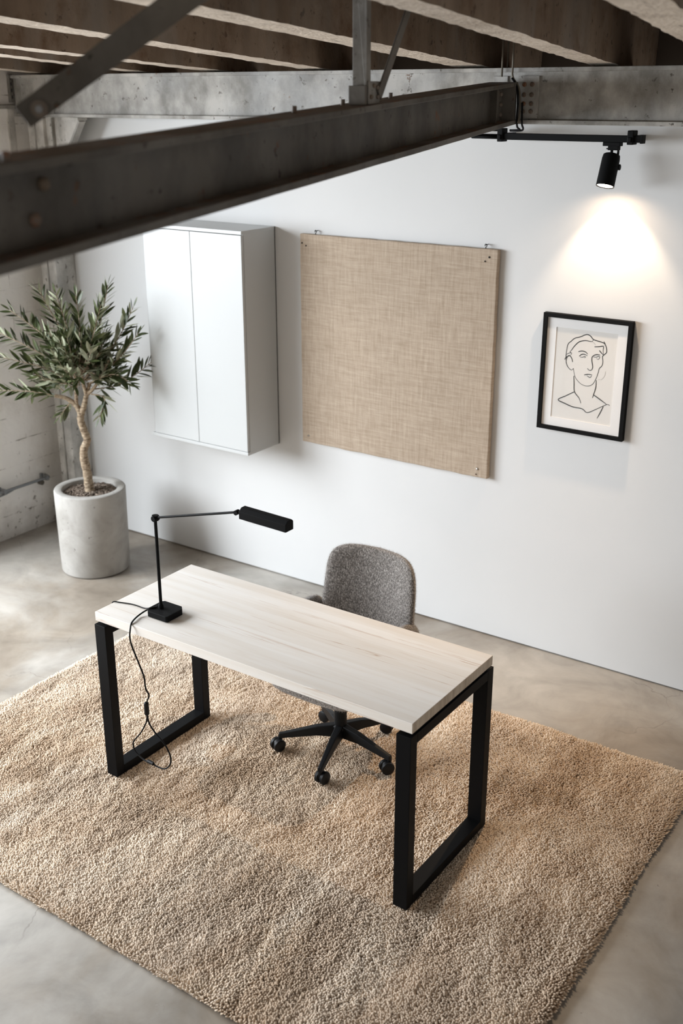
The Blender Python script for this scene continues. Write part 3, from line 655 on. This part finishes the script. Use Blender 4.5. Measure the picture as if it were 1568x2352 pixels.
# ------------------------------------------------------------------ office chair
t = thing('office_chair', (3.12, -1.355, .03), 'grey boucle office chair on black castors tucked behind the desk', 'chair')
cx, cy = 3.12, -1.355
MB().tube([(cx, cy, .10), (cx, cy, .155), (cx, cy, .16), (cx, cy, .26), (cx, cy, .262), (cx, cy, .34)], [.024, .034, .027, .027, .017, .017], 24).build('gas_column', M['blackplastic'], t, smooth='auto')
MB().box((cx - .09, cy - .08, .332), (cx + .09, cy + .10, .356)).build('seat_plate', M['blackplastic'], t, bevel=.004)
for k in range(5):
    a = math.radians(68 + 72 * k + (0, 1.5, 0, 2, 0)[k]); r = Vector((math.cos(a), math.sin(a), 0)); s_ = Vector((-r.y, r.x, 0)); c0 = Vector((cx, cy, 0))
    prof = [(.022, .105, .162, .020), (.10, .108, .150, .0175), (.245, .088, .112, .012), (.262, .088, .108, .012)]
    V = []
    for (rr_, zb, zt_, hw) in prof:
        p = c0 + r * rr_; V += [p - s_ * hw + Vector((0, 0, zb)), p + s_ * hw + Vector((0, 0, zb)), p + s_ * hw * .75 + Vector((0, 0, zt_)), p - s_ * hw * .75 + Vector((0, 0, zt_))]
    F = [(3, 2, 1, 0), (12, 13, 14, 15)]
    for j in range(3):
        for q_ in range(4): a0 = j * 4 + q_; b0 = j * 4 + (q_ + 1) % 4; F.append((a0, b0, b0 + 4, a0 + 4))
    MB().add(V, F).build('base_arm', M['blackplastic'], t, bevel=.004, seg=3)
    e = c0 + r * .256; ca = a + (.6, 2.1, -.9, 1.2, 2.6)[k]; wd = Vector((math.cos(ca), math.sin(ca), 0)); trail = Vector((-wd.y, wd.x, 0)) * .012
    cs = MB().tube([e + Vector((0, 0, .055)), e + Vector((0, 0, .092))], .009, 10)
    q = Matrix((wd.cross(Vector((0, 0, 1))), Vector((0, 0, 1)), wd)).transposed()
    w0 = e + trail + Vector((0, 0, .056))
    cs.lathe([(0, -.012), (.020, -.012), (.020, .012), (0, .012)], w0 + Vector((0, 0, .006)), 16, R=q)
    ca_o = cs.build('caster', M['blackplastic'], t, smooth='auto')
    wb = MB()
    for s2 in (-1, 1):
        wb.lathe([(0, -.010), (.022, -.010), (.0275, -.006), (.0275, .006), (.022, .010), (0, .010)], w0 + wd * .0135 * s2, 24, R=q)
    wb.build('caster_wheel', M['blackplastic'], ca_o, smooth='auto')

def pad(name, f, parent, nr=22, nt_=96, T=.03, mat='boucle'):
    """closed cushion: f(u,v) -> centre point and normal on its mid surface, u,v in a superellipse disc"""
    V = []; F = []
    def se(rr_, th, e=.34):
        c, s_ = math.cos(th), math.sin(th); return rr_ * math.copysign(abs(c) ** e, c), rr_ * math.copysign(abs(s_) ** e, s_)
    for side in (1, -1):
        for i in range(nr + 1):
            rr_ = math.sin(i / nr * PI / 2) if i else 0
            tk = T * (max(0, 1 - rr_ ** 7)) ** .5
            for k in range(nt_):
                u_, v_ = se(rr_, 2 * PI * k / nt_); p, n_ = f(u_, v_); V.append(p + n_ * tk * side)
    m_ = (nr + 1) * nt_
    for i in range(nr):
        for k in range(nt_):
            a = i * nt_ + k; b = i * nt_ + (k + 1) % nt_
            F.append((a, b, b + nt_, a + nt_)); F.append((m_ + a, m_ + a + nt_, m_ + b + nt_, m_ + b))
    mb = MB().add(V, F)
    o = mb.build(name, [M[mat], M['fuzz']], parent, smooth=True, fix=False)
    bm = bmesh.new(); bm.from_mesh(o.data); bmesh.ops.remove_doubles(bm, verts=bm.verts, dist=1e-5); bmesh.ops.recalc_face_normals(bm, faces=bm.faces); bm.to_mesh(o.data); bm.free()
    for p in o.data.polygons: p.use_smooth = True
    return o
def hairs(o, count, length, radius, slot, rnd=.6, seed=1, child=0, **kw):
    md = o.modifiers.new('fibres', 'PARTICLE_SYSTEM'); ps = md.particle_system; ps.seed = seed; s_ = ps.settings
    s_.type = 'HAIR'; s_.count = count; s_.hair_step = 3; s_.emit_from = 'FACE'; s_.use_modifier_stack = True
    s_.use_advanced_hair = True; s_.normal_factor = length / 4; s_.factor_random = length / 4 * rnd; s_.brownian_factor = 0
    s_.material = slot; s_.display_step = 3; s_.render_step = 3
    s_.root_radius = 1; s_.tip_radius = .35; s_.radius_scale = radius; s_.length_random = .5
    if child:
        s_.child_type = 'SIMPLE'; s_.child_percent = 1; s_.rendered_child_count = child
    for k_, v_ in kw.items(): setattr(s_, k_, v_)
    return s_
bx, zc, bw, bh = 3.108, .610, .226, .240
def fback(u_, v_):
    z = zc + v_ * bh; wdt = bw * (1 - .05 * v_ ) ; x = bx + u_ * wdt
    y = -1.09 + .19 * (z - .5) - .075 * (u_ * u_) - .02 * v_ * v_
    return Vector((x, y, z)), Vector((.28 * u_, 1, -.1)).normalized()
o = pad('backrest', fback, t, T=.03); hairs(o, 52000, .0055, .00028, 2, rnd=1.1, seed=3)
def fseat(u_, v_):
    return Vector((cx + .005 + u_ * .222, cy - .012 + v_ * .240, .402 - .004 * v_ + .012 * u_ * u_)), Vector((0, 0, 1))
o = pad('seat', fseat, t, T=.038); hairs(o, 22000, .0055, .00028, 2, rnd=1.1, seed=4)
for sgn in (-1, 1):
    xx = 2.845 if sgn < 0 else 3.318
    p = spline([(xx - sgn * .035, -1.10, .43), (xx - .0 * sgn, -1.115, .52), (xx, -1.15, .572), (xx + sgn * .004, -1.23, .572), (xx + sgn * .004, -1.33, .545), (xx, -1.42, .50), (xx - sgn * .04, -1.45, .44)], 6)
    n = len(p)
    mb = MB().tube(p, [.030 if 1 < i < n - 2 else .022 for i in range(n)], 16)
    # padded side below the armrest
    o = mb.build('armrest', [M['boucle'], M['fuzz']], t, smooth=True); hairs(o, 6000, .005, .00028, 2, rnd=1.1, seed=5)

# ------------------------------------------------------------------ olive tree
PX, PY = .777, -.525
t = thing('potted_olive_tree', (PX, PY, 0), 'small olive tree in a round concrete planter in the corner', 'potted tree')
R0, R1, HT = .199, .206, .501
MB().lathe([(0, .004), (R0 - .012, .004), (R0 - .004, .006), (R0, .014), (R1 - .001, HT - .008), (R1 - .004, HT - .002), (R1 - .008, HT), (R1 - .041, HT), (R1 - .046, HT - .004), (R1 - .05, HT - .12), (0, HT - .12)], (PX, PY, 0), 96).build('planter', M['planter'], t, smooth='auto')
MB().lathe([(0, 0), (R0 - .02, 0), (R0 - .02, .005), (0, .005)], (PX, PY, 0), 64).build('planter_base', M['gap'], t)
rr = random.Random(11); mb = MB(); NR, NA = 16, 48; V = []; F = []
for i in range(NR + 1):
    for k in range(NA):
        r_ = (R1 - .047) * i / NR; V.append((PX + r_ * math.cos(2 * PI * k / NA), PY + r_ * math.sin(2 * PI * k / NA), .462 + rr.uniform(-.005, .005) + .012 * (1 - i / NR)))
for i in range(NR):
    for k in range(NA): F.append((i * NA + k, i * NA + (k + 1) % NA, (i + 1) * NA + (k + 1) % NA, (i + 1) * NA + k))
mb.add(V, F)
for _ in range(900):
    r_ = (R1 - .055) * math.sqrt(rr.random()); a = rr.random() * 2 * PI; s_ = rr.uniform(.002, .0055)
    c = Vector((PX + r_ * math.cos(a), PY + r_ * math.sin(a), .470 + .01 * (1 - r_ / R1) + rr.uniform(-.002, .004)))
    Rr = Matrix.Rotation(rr.random() * 6, 3, 'Z') @ Matrix.Rotation(rr.random() * 6, 3, 'X')
    mb.box(c - Vector((s_ * 1.6, s_, s_ * .5)), c + Vector((s_ * 1.6, s_, s_ * .5)), 0, Rr)
mb.build('soil', M['soil'], t, fix=False)
tr = spline([(.780, -.524, .44), (.776, -.527, .50), (.772, -.53, .60), (.762, -.535, .68), (.765, -.53, .735), (.786, -.52, .785), (.775, -.527, .84), (.762, -.534, .90), (.765, -.531, .945)], 6)
nn = len(tr); rr = random.Random(2)
MB().tube(tr, [(.030 - .011 * (i / nn) ** .6) * (1 + .06 * math.sin(i * 1.9) + rr.uniform(-.04, .04)) for i in range(nn)], 18).build('trunk', M['trunk'], t, smooth=True)
brs = [[(.765, -.531, .935), (.745, -.54, .985), (.705, -.572, 1.03), (.66, -.62, 1.05)], [(.765, -.531, .935), (.785, -.52, .99), (.80, -.51, 1.05), (.815, -.49, 1.12)],
       [(.745, -.54, .985), (.75, -.54, 1.07), (.765, -.545, 1.20), (.77, -.55, 1.35)], [(.80, -.51, 1.05), (.80, -.53, 1.15), (.79, -.52, 1.30), (.79, -.50, 1.45)], [(.80, -.51, 1.05), (.85, -.49, 1.10), (.90, -.47, 1.18), (.95, -.46, 1.26)]]
for i, b_ in enumerate(brs):
    p = spline(b_, 5); r0 = .019 if i < 2 else .011
    MB().tube(p, [r0 * (1 - .55 * k / len(p)) * (1 + .05 * math.sin(k * 2.3)) for k in range(len(p))], 12).build('branch', M['trunk'], t, smooth=True)
TW = [[(0.7, -0.578, 1.031), (0.586, -0.693, 1.077), (0.419, -0.832, 1.09)], [(0.763, -0.559, 1.124), (0.677, -0.691, 1.226), (0.534, -0.839, 1.291)], [(0.761, -0.536, 1.169), (0.6, -0.647, 1.293), (0.407, -0.744, 1.397)], [(0.754, -0.541, 1.219), (0.588, -0.594, 1.38), (0.421, -0.673, 1.515)], [(0.776, -0.526, 1.244), (0.677, -0.569, 1.459), (0.622, -0.632, 1.648)], [(0.811, -0.562, 1.267), (0.795, -0.61, 1.478), (0.779, -0.645, 1.637)], [(0.793, -0.514, 1.281), (0.796, -0.512, 1.463), (0.775, -0.502, 1.607)], [(0.793, -0.477, 1.237), (0.84, -0.409, 1.427), (0.879, -0.357, 1.654)], [(0.882, -0.574, 1.255), (0.955, -0.56, 1.429), (1.012, -0.545, 1.585)], [(0.827, -0.466, 1.189), (0.941, -0.376, 1.36), (1.016, -0.312, 1.539)], [(0.897, -0.503, 1.157), (1.022, -0.429, 1.294), (1.111, -0.38, 1.417)], [(0.825, -0.492, 1.082), (0.954, -0.379, 1.114), (1.109, -0.26, 1.249)], [(0.835, -0.51, 1.062), (0.912, -0.48, 1.042), (0.896, -0.516, 0.934)], [(0.73, -0.558, 1.019), (0.68, -0.568, 0.963), (0.64, -0.583, 0.914)], [(0.641, -0.522, 1.048), (0.531, -0.549, 1.089), (0.412, -0.583, 1.015)], [(0.856, -0.532, 1.132), (1.005, -0.489, 1.194), (1.096, -0.451, 1.15)]]
rr = random.Random(21)
cc = Vector((.775, -.53, 1.19))
fl = [len(TW)]
for _ in range(54):
    a = rr.uniform(0, 2 * PI); el = rr.uniform(-.25, 1.2); dv = Vector((math.cos(a) * math.cos(el), math.sin(a) * math.cos(el), math.sin(el)))
    Lr = rr.uniform(.17, .27); st = cc + dv * .04 + Vector((0, 0, rr.uniform(-.10, .02))); en = cc + dv * Lr + Vector((rr.uniform(-.03, .03), rr.uniform(-.03, .03), .02))
    TW.append([tuple(st), tuple((st + en) / 2 + Vector((0, 0, -.015))), tuple(en)])
tw = MB(); lf = MB()
def leaf(p, dirv, nrm, L_, W_):
    dirv = dirv.normalized(); s_ = dirv.cross(nrm).normalized(); nrm = s_.cross(dirv)
    prof = [(0, .06), (.12, .5), (.3, .9), (.5, 1.0), (.7, .82), (.88, .42), (1, .02)]; bend = rr.uniform(-.10, .16)
    V = []
    for (a, wv) in prof:
        c = p + dirv * L_ * a - nrm * bend * L_ * a * a
        V += [c - s_ * W_ * wv * .5 + nrm * W_ * .10 * wv, c, c + s_ * W_ * wv * .5 + nrm * W_ * .10 * wv]
    F = []
    for i in range(len(prof) - 1):
        a = i * 3; F += [(a, a + 1, a + 4, a + 3), (a + 1, a + 2, a + 5, a + 4)]
    lf.add(V, F)
for ti, tws in enumerate(TW):
    p = spline(tws, 8); Ltw = sum((p[i + 1] - p[i]).length for i in range(len(p) - 1)); n = len(p)
    tw.tube(p, [.0042 * (1 - .65 * i / n) for i in range(n)], 6)
    prim = ti < fl[0]; s = 0; step = .023 if prim else .030; nxt = Ltw * (.12 if prim else .2); pair = rr.random() * PI
    cum = 0
    for i in range(n - 1):
        seg = (p[i + 1] - p[i]).length; tdir = (p[i + 1] - p[i]).normalized()
        while cum + seg >= nxt:
            pos = p[i] + tdir * (nxt - cum); fr = nxt / Ltw
            if prim and fr > .45: sidev = tdir.cross(Vector((fw.x, fw.y, fw.z))).normalized().lerp(tdir.orthogonal(), .12)
            else:
                o_ = tdir.orthogonal().normalized(); sidev = Matrix.Rotation(pair, 3, tdir) @ o_
            for sg in (-1, 1):
                ang = rr.uniform(.45, .85); dv = tdir * math.cos(ang) + sidev * sg * math.sin(ang) + Vector((rr.uniform(-.14, .14), rr.uniform(-.14, .14), rr.uniform(-.16, .10)))
                nr_ = (Vector((0, 0, 1)) * rr.choice([.7, 1, 1, 1, -1.0]) + Vector((rr.uniform(-.8, .8), rr.uniform(-.9, .5), rr.uniform(-.2, .5)))).normalized()
                L_ = rr.uniform(.076, .108) * (1 - .30 * max(0, fr - .6) / .4)
                leaf(pos, dv, nr_, L_, L_ * rr.uniform(.21, .28))
            pair += 1.4; nxt += step * rr.uniform(.8, 1.25)
        cum += seg
    leaf(p[-1], (p[-1] - p[-3]), Vector((rr.uniform(-.4, .4), -.5, 1)), .062, .014)
tw.build('twigs', M['trunk'], t, smooth=True, fix=False)
lo = lf.build('foliage', M['leaf'], t, smooth=True, fix=False)

# ------------------------------------------------------------------ rug
rug = thing('shaggy_rug', (3.05, -1.7, 0), 'large shaggy sand-coloured wool rug under the desk and chair', 'rug')
RC = [(1.615, -2.70), (4.455, -2.72), (4.43, -.675), (1.60, -.72)]
def rp(u_, v_):
    a = Vector((*RC[0], 0)).lerp(Vector((*RC[1], 0)), u_); b = Vector((*RC[3], 0)).lerp(Vector((*RC[2], 0)), u_); return a.lerp(b, v_)
mb = MB(); mb.prism([(RC[k][0] + (.01, -.01, -.01, .01)[k], RC[k][1] + (.01, .01, -.01, -.01)[k], .0) for k in range(4)], (0, 0, .008)); mb.build('backing', M['rug'], rug)
rng = np.random.default_rng(4)
def vnoise(x, y, fx, fy, seed):
    """smooth value noise on a lattice, -1..1"""
    g = np.random.default_rng(seed).uniform(-1, 1, (512, 512)); u_ = x * fx; v_ = y * fy
    i0 = np.floor(u_).astype(int); j0 = np.floor(v_).astype(int); a = u_ - i0; b = v_ - j0; a = a * a * (3 - 2 * a); b = b * b * (3 - 2 * b)
    G = lambda i_, j_: g[i_ % 512, j_ % 512]
    return (G(i0, j0) * (1 - a) + G(i0 + 1, j0) * a) * (1 - b) + (G(i0, j0 + 1) * (1 - a) + G(i0 + 1, j0 + 1) * a) * b
# thousands of short wool tufts standing on the backing, uncountable: one object
NX, NY = 440, 318
gu, gv = np.meshgrid((np.arange(NX) + .5) / NX, (np.arange(NY) + .5) / NY, indexing='ij')
gu = gu + rng.uniform(-.42, .42, gu.shape) / NX; gv = gv + rng.uniform(-.42, .42, gv.shape) / NY
gu = gu.ravel(); gv = gv.ravel(); c = np.array(RC)
bx_ = (c[0, 0] * (1 - gu) + c[1, 0] * gu) * (1 - gv) + (c[3, 0] * (1 - gu) + c[2, 0] * gu) * gv
by_ = (c[0, 1] * (1 - gu) + c[1, 1] * gu) * (1 - gv) + (c[3, 1] * (1 - gu) + c[2, 1] * gu) * gv
ex = np.minimum(gu, 1 - gu) * 2.84; ey = np.minimum(gv, 1 - gv) * 2.02; edge = np.minimum(ex, ey)
hump = vnoise(bx_, by_, 7, 3.2, 1) * .45 + vnoise(bx_ * .9 + by_ * .25, by_, 26, 13, 2) * .65 + vnoise(bx_, by_, 62, 44, 3) * .55
Ht = .0235 + .0058 * hump + rng.uniform(-.0022, .0022, bx_.size)
ed = np.clip(edge / .022, 0, 1); Ht *= .55 + .45 * ed
comb = vnoise(bx_, by_, 5, 3, 5) * 1.2; amp = .0052 + .002 * vnoise(bx_, by_, 11, 8, 6)
lx = amp * np.cos(comb * 3) + rng.normal(0, .0024, bx_.size); ly = amp * np.sin(comb * 3) + rng.normal(0, .0024, bx_.size)
# tufts at the rim fall outwards
out_x = np.where(gu < .5, -1, 1) * np.clip(1 - ex / .035, 0, 1) * .013; out_y = np.where(gv < .5, -1, 1) * np.clip(1 - ey / .035, 0, 1) * .013
lx = lx + out_x; ly = ly + out_y
Rt = rng.uniform(.0037, .0052, bx_.size); ph = rng.uniform(0, 2 * PI, bx_.size); K = 6
rings = [(.0, 1.0, 0.0), (.62, 1.05, .5), (.90, .68, .9)]
VV = []
for (hz, rf, lf_) in rings:
    for k in range(K):
        a = ph + 2 * PI * k / K; jr = 1 + rng.uniform(-.18, .18, bx_.size)
        VV.append(np.stack([bx_ + Rt * rf * jr * np.cos(a) + lx * lf_, by_ + Rt * rf * jr * np.sin(a) + ly * lf_, .004 + Ht * hz], 1))
VV.append(np.stack([bx_ + lx * 1.1, by_ + ly * 1.1, .004 + Ht], 1))
VV = np.stack(VV, 1); NVt = VV.shape[1]; T_ = bx_.size
quads = []; tris = []
for r_ in range(2):
    for k in range(K): quads.append((r_ * K + k, r_ * K + (k + 1) % K, (r_ + 1) * K + (k + 1) % K, (r_ + 1) * K + k))
for k in range(K): tris.append((2 * K + k, 2 * K + (k + 1) % K, 3 * K))
base = (np.arange(T_) * NVt)[:, None, None]
Q = (np.array(quads)[None] + base).reshape(-1); Tr = (np.array(tris)[None] + base).reshape(-1)
me = bpy.data.meshes.new('pile'); off = np.array(wloc(rug)); me.vertices.add(T_ * NVt); me.vertices.foreach_set('co', (VV.reshape(-1, 3) - off).astype(np.float32).ravel())
nq, nt3 = Q.size // 4, Tr.size // 3
me.loops.add(Q.size + Tr.size); me.loops.foreach_set('vertex_index', np.concatenate([Q, Tr]).astype(np.int32))
me.polygons.add(nq + nt3); me.polygons.foreach_set('loop_start', np.concatenate([np.arange(nq) * 4, nq * 4 + np.arange(nt3) * 3]).astype(np.int32))
me.update(calc_edges=True); me.polygons.foreach_set('use_smooth', np.ones(nq + nt3, dtype=bool)); me.materials.append(M['rug']); me.update()
po = bpy.data.objects.new('pile', me); COL.objects.link(po); po.parent = rug; po['kind'] = 'stuff'

# ------------------------------------------------------------------ light
w = bpy.data.worlds.new('world'); C.world = w; w.use_nodes = True
bg = w.node_tree.nodes['Background']; bg.inputs[0].default_value = (1.0, .93, .85, 1); bg.inputs[1].default_value = .62
def area(name, loc, rot, sx_, sy_, power, col):
    l = bpy.data.lights.new(name, 'AREA'); l.shape = 'RECTANGLE'; l.size = sx_; l.size_y = sy_; l.energy = power; l.color = col
    o = bpy.data.objects.new(name, l); COL.objects.link(o); o.location = loc; o.rotation_euler = rot; return o
# daylight through the window opening in the left wall
area('window_daylight', (-1.1, -3.75, 2.35), (0, -PI / 2 + .62, 0), 2.6, 5.2, 960, (.89, .945, 1.0))
def spot(name, size, blend, power, col, rad, aim):
    l = bpy.data.lights.new(name, 'SPOT'); l.spot_size = size; l.spot_blend = blend; l.energy = power; l.color = col; l.shadow_soft_size = rad
    o = bpy.data.objects.new(name, l); COL.objects.link(o); p = ht + ax_s * (L + .002); o.location = p
    o.rotation_euler = (Vector(aim) - p).to_track_quat('-Z', 'Y').to_euler(); return o
ax_s = (hbm - ht).normalized(); L = (hbm - ht).length
spot('spot_beam', math.radians(82), .5, 16, (1, .77, .55), .012, tuple(ht + ax_s * L + Vector((0, .364, -1))))
spot('spot_spill', math.radians(136), .8, 5, (1, .72, .48), .02, tuple(ht + ax_s * L + Vector((0, .364, -1))))

spot('spot_down', math.radians(72), 1, 115, (1, .70, .42), .02, tuple(ht + ax_s * (L + 1)))
C.view_settings.view_transform = 'Standard'; C.view_settings.look = 'None'; C.view_settings.exposure = 0; C.view_settings.gamma = 1
C.cycles.max_bounces = 8
C.cycles.diffuse_bounces = 5
C.render.hair_type = 'STRAND' if hasattr(C.render, 'hair_type') else None
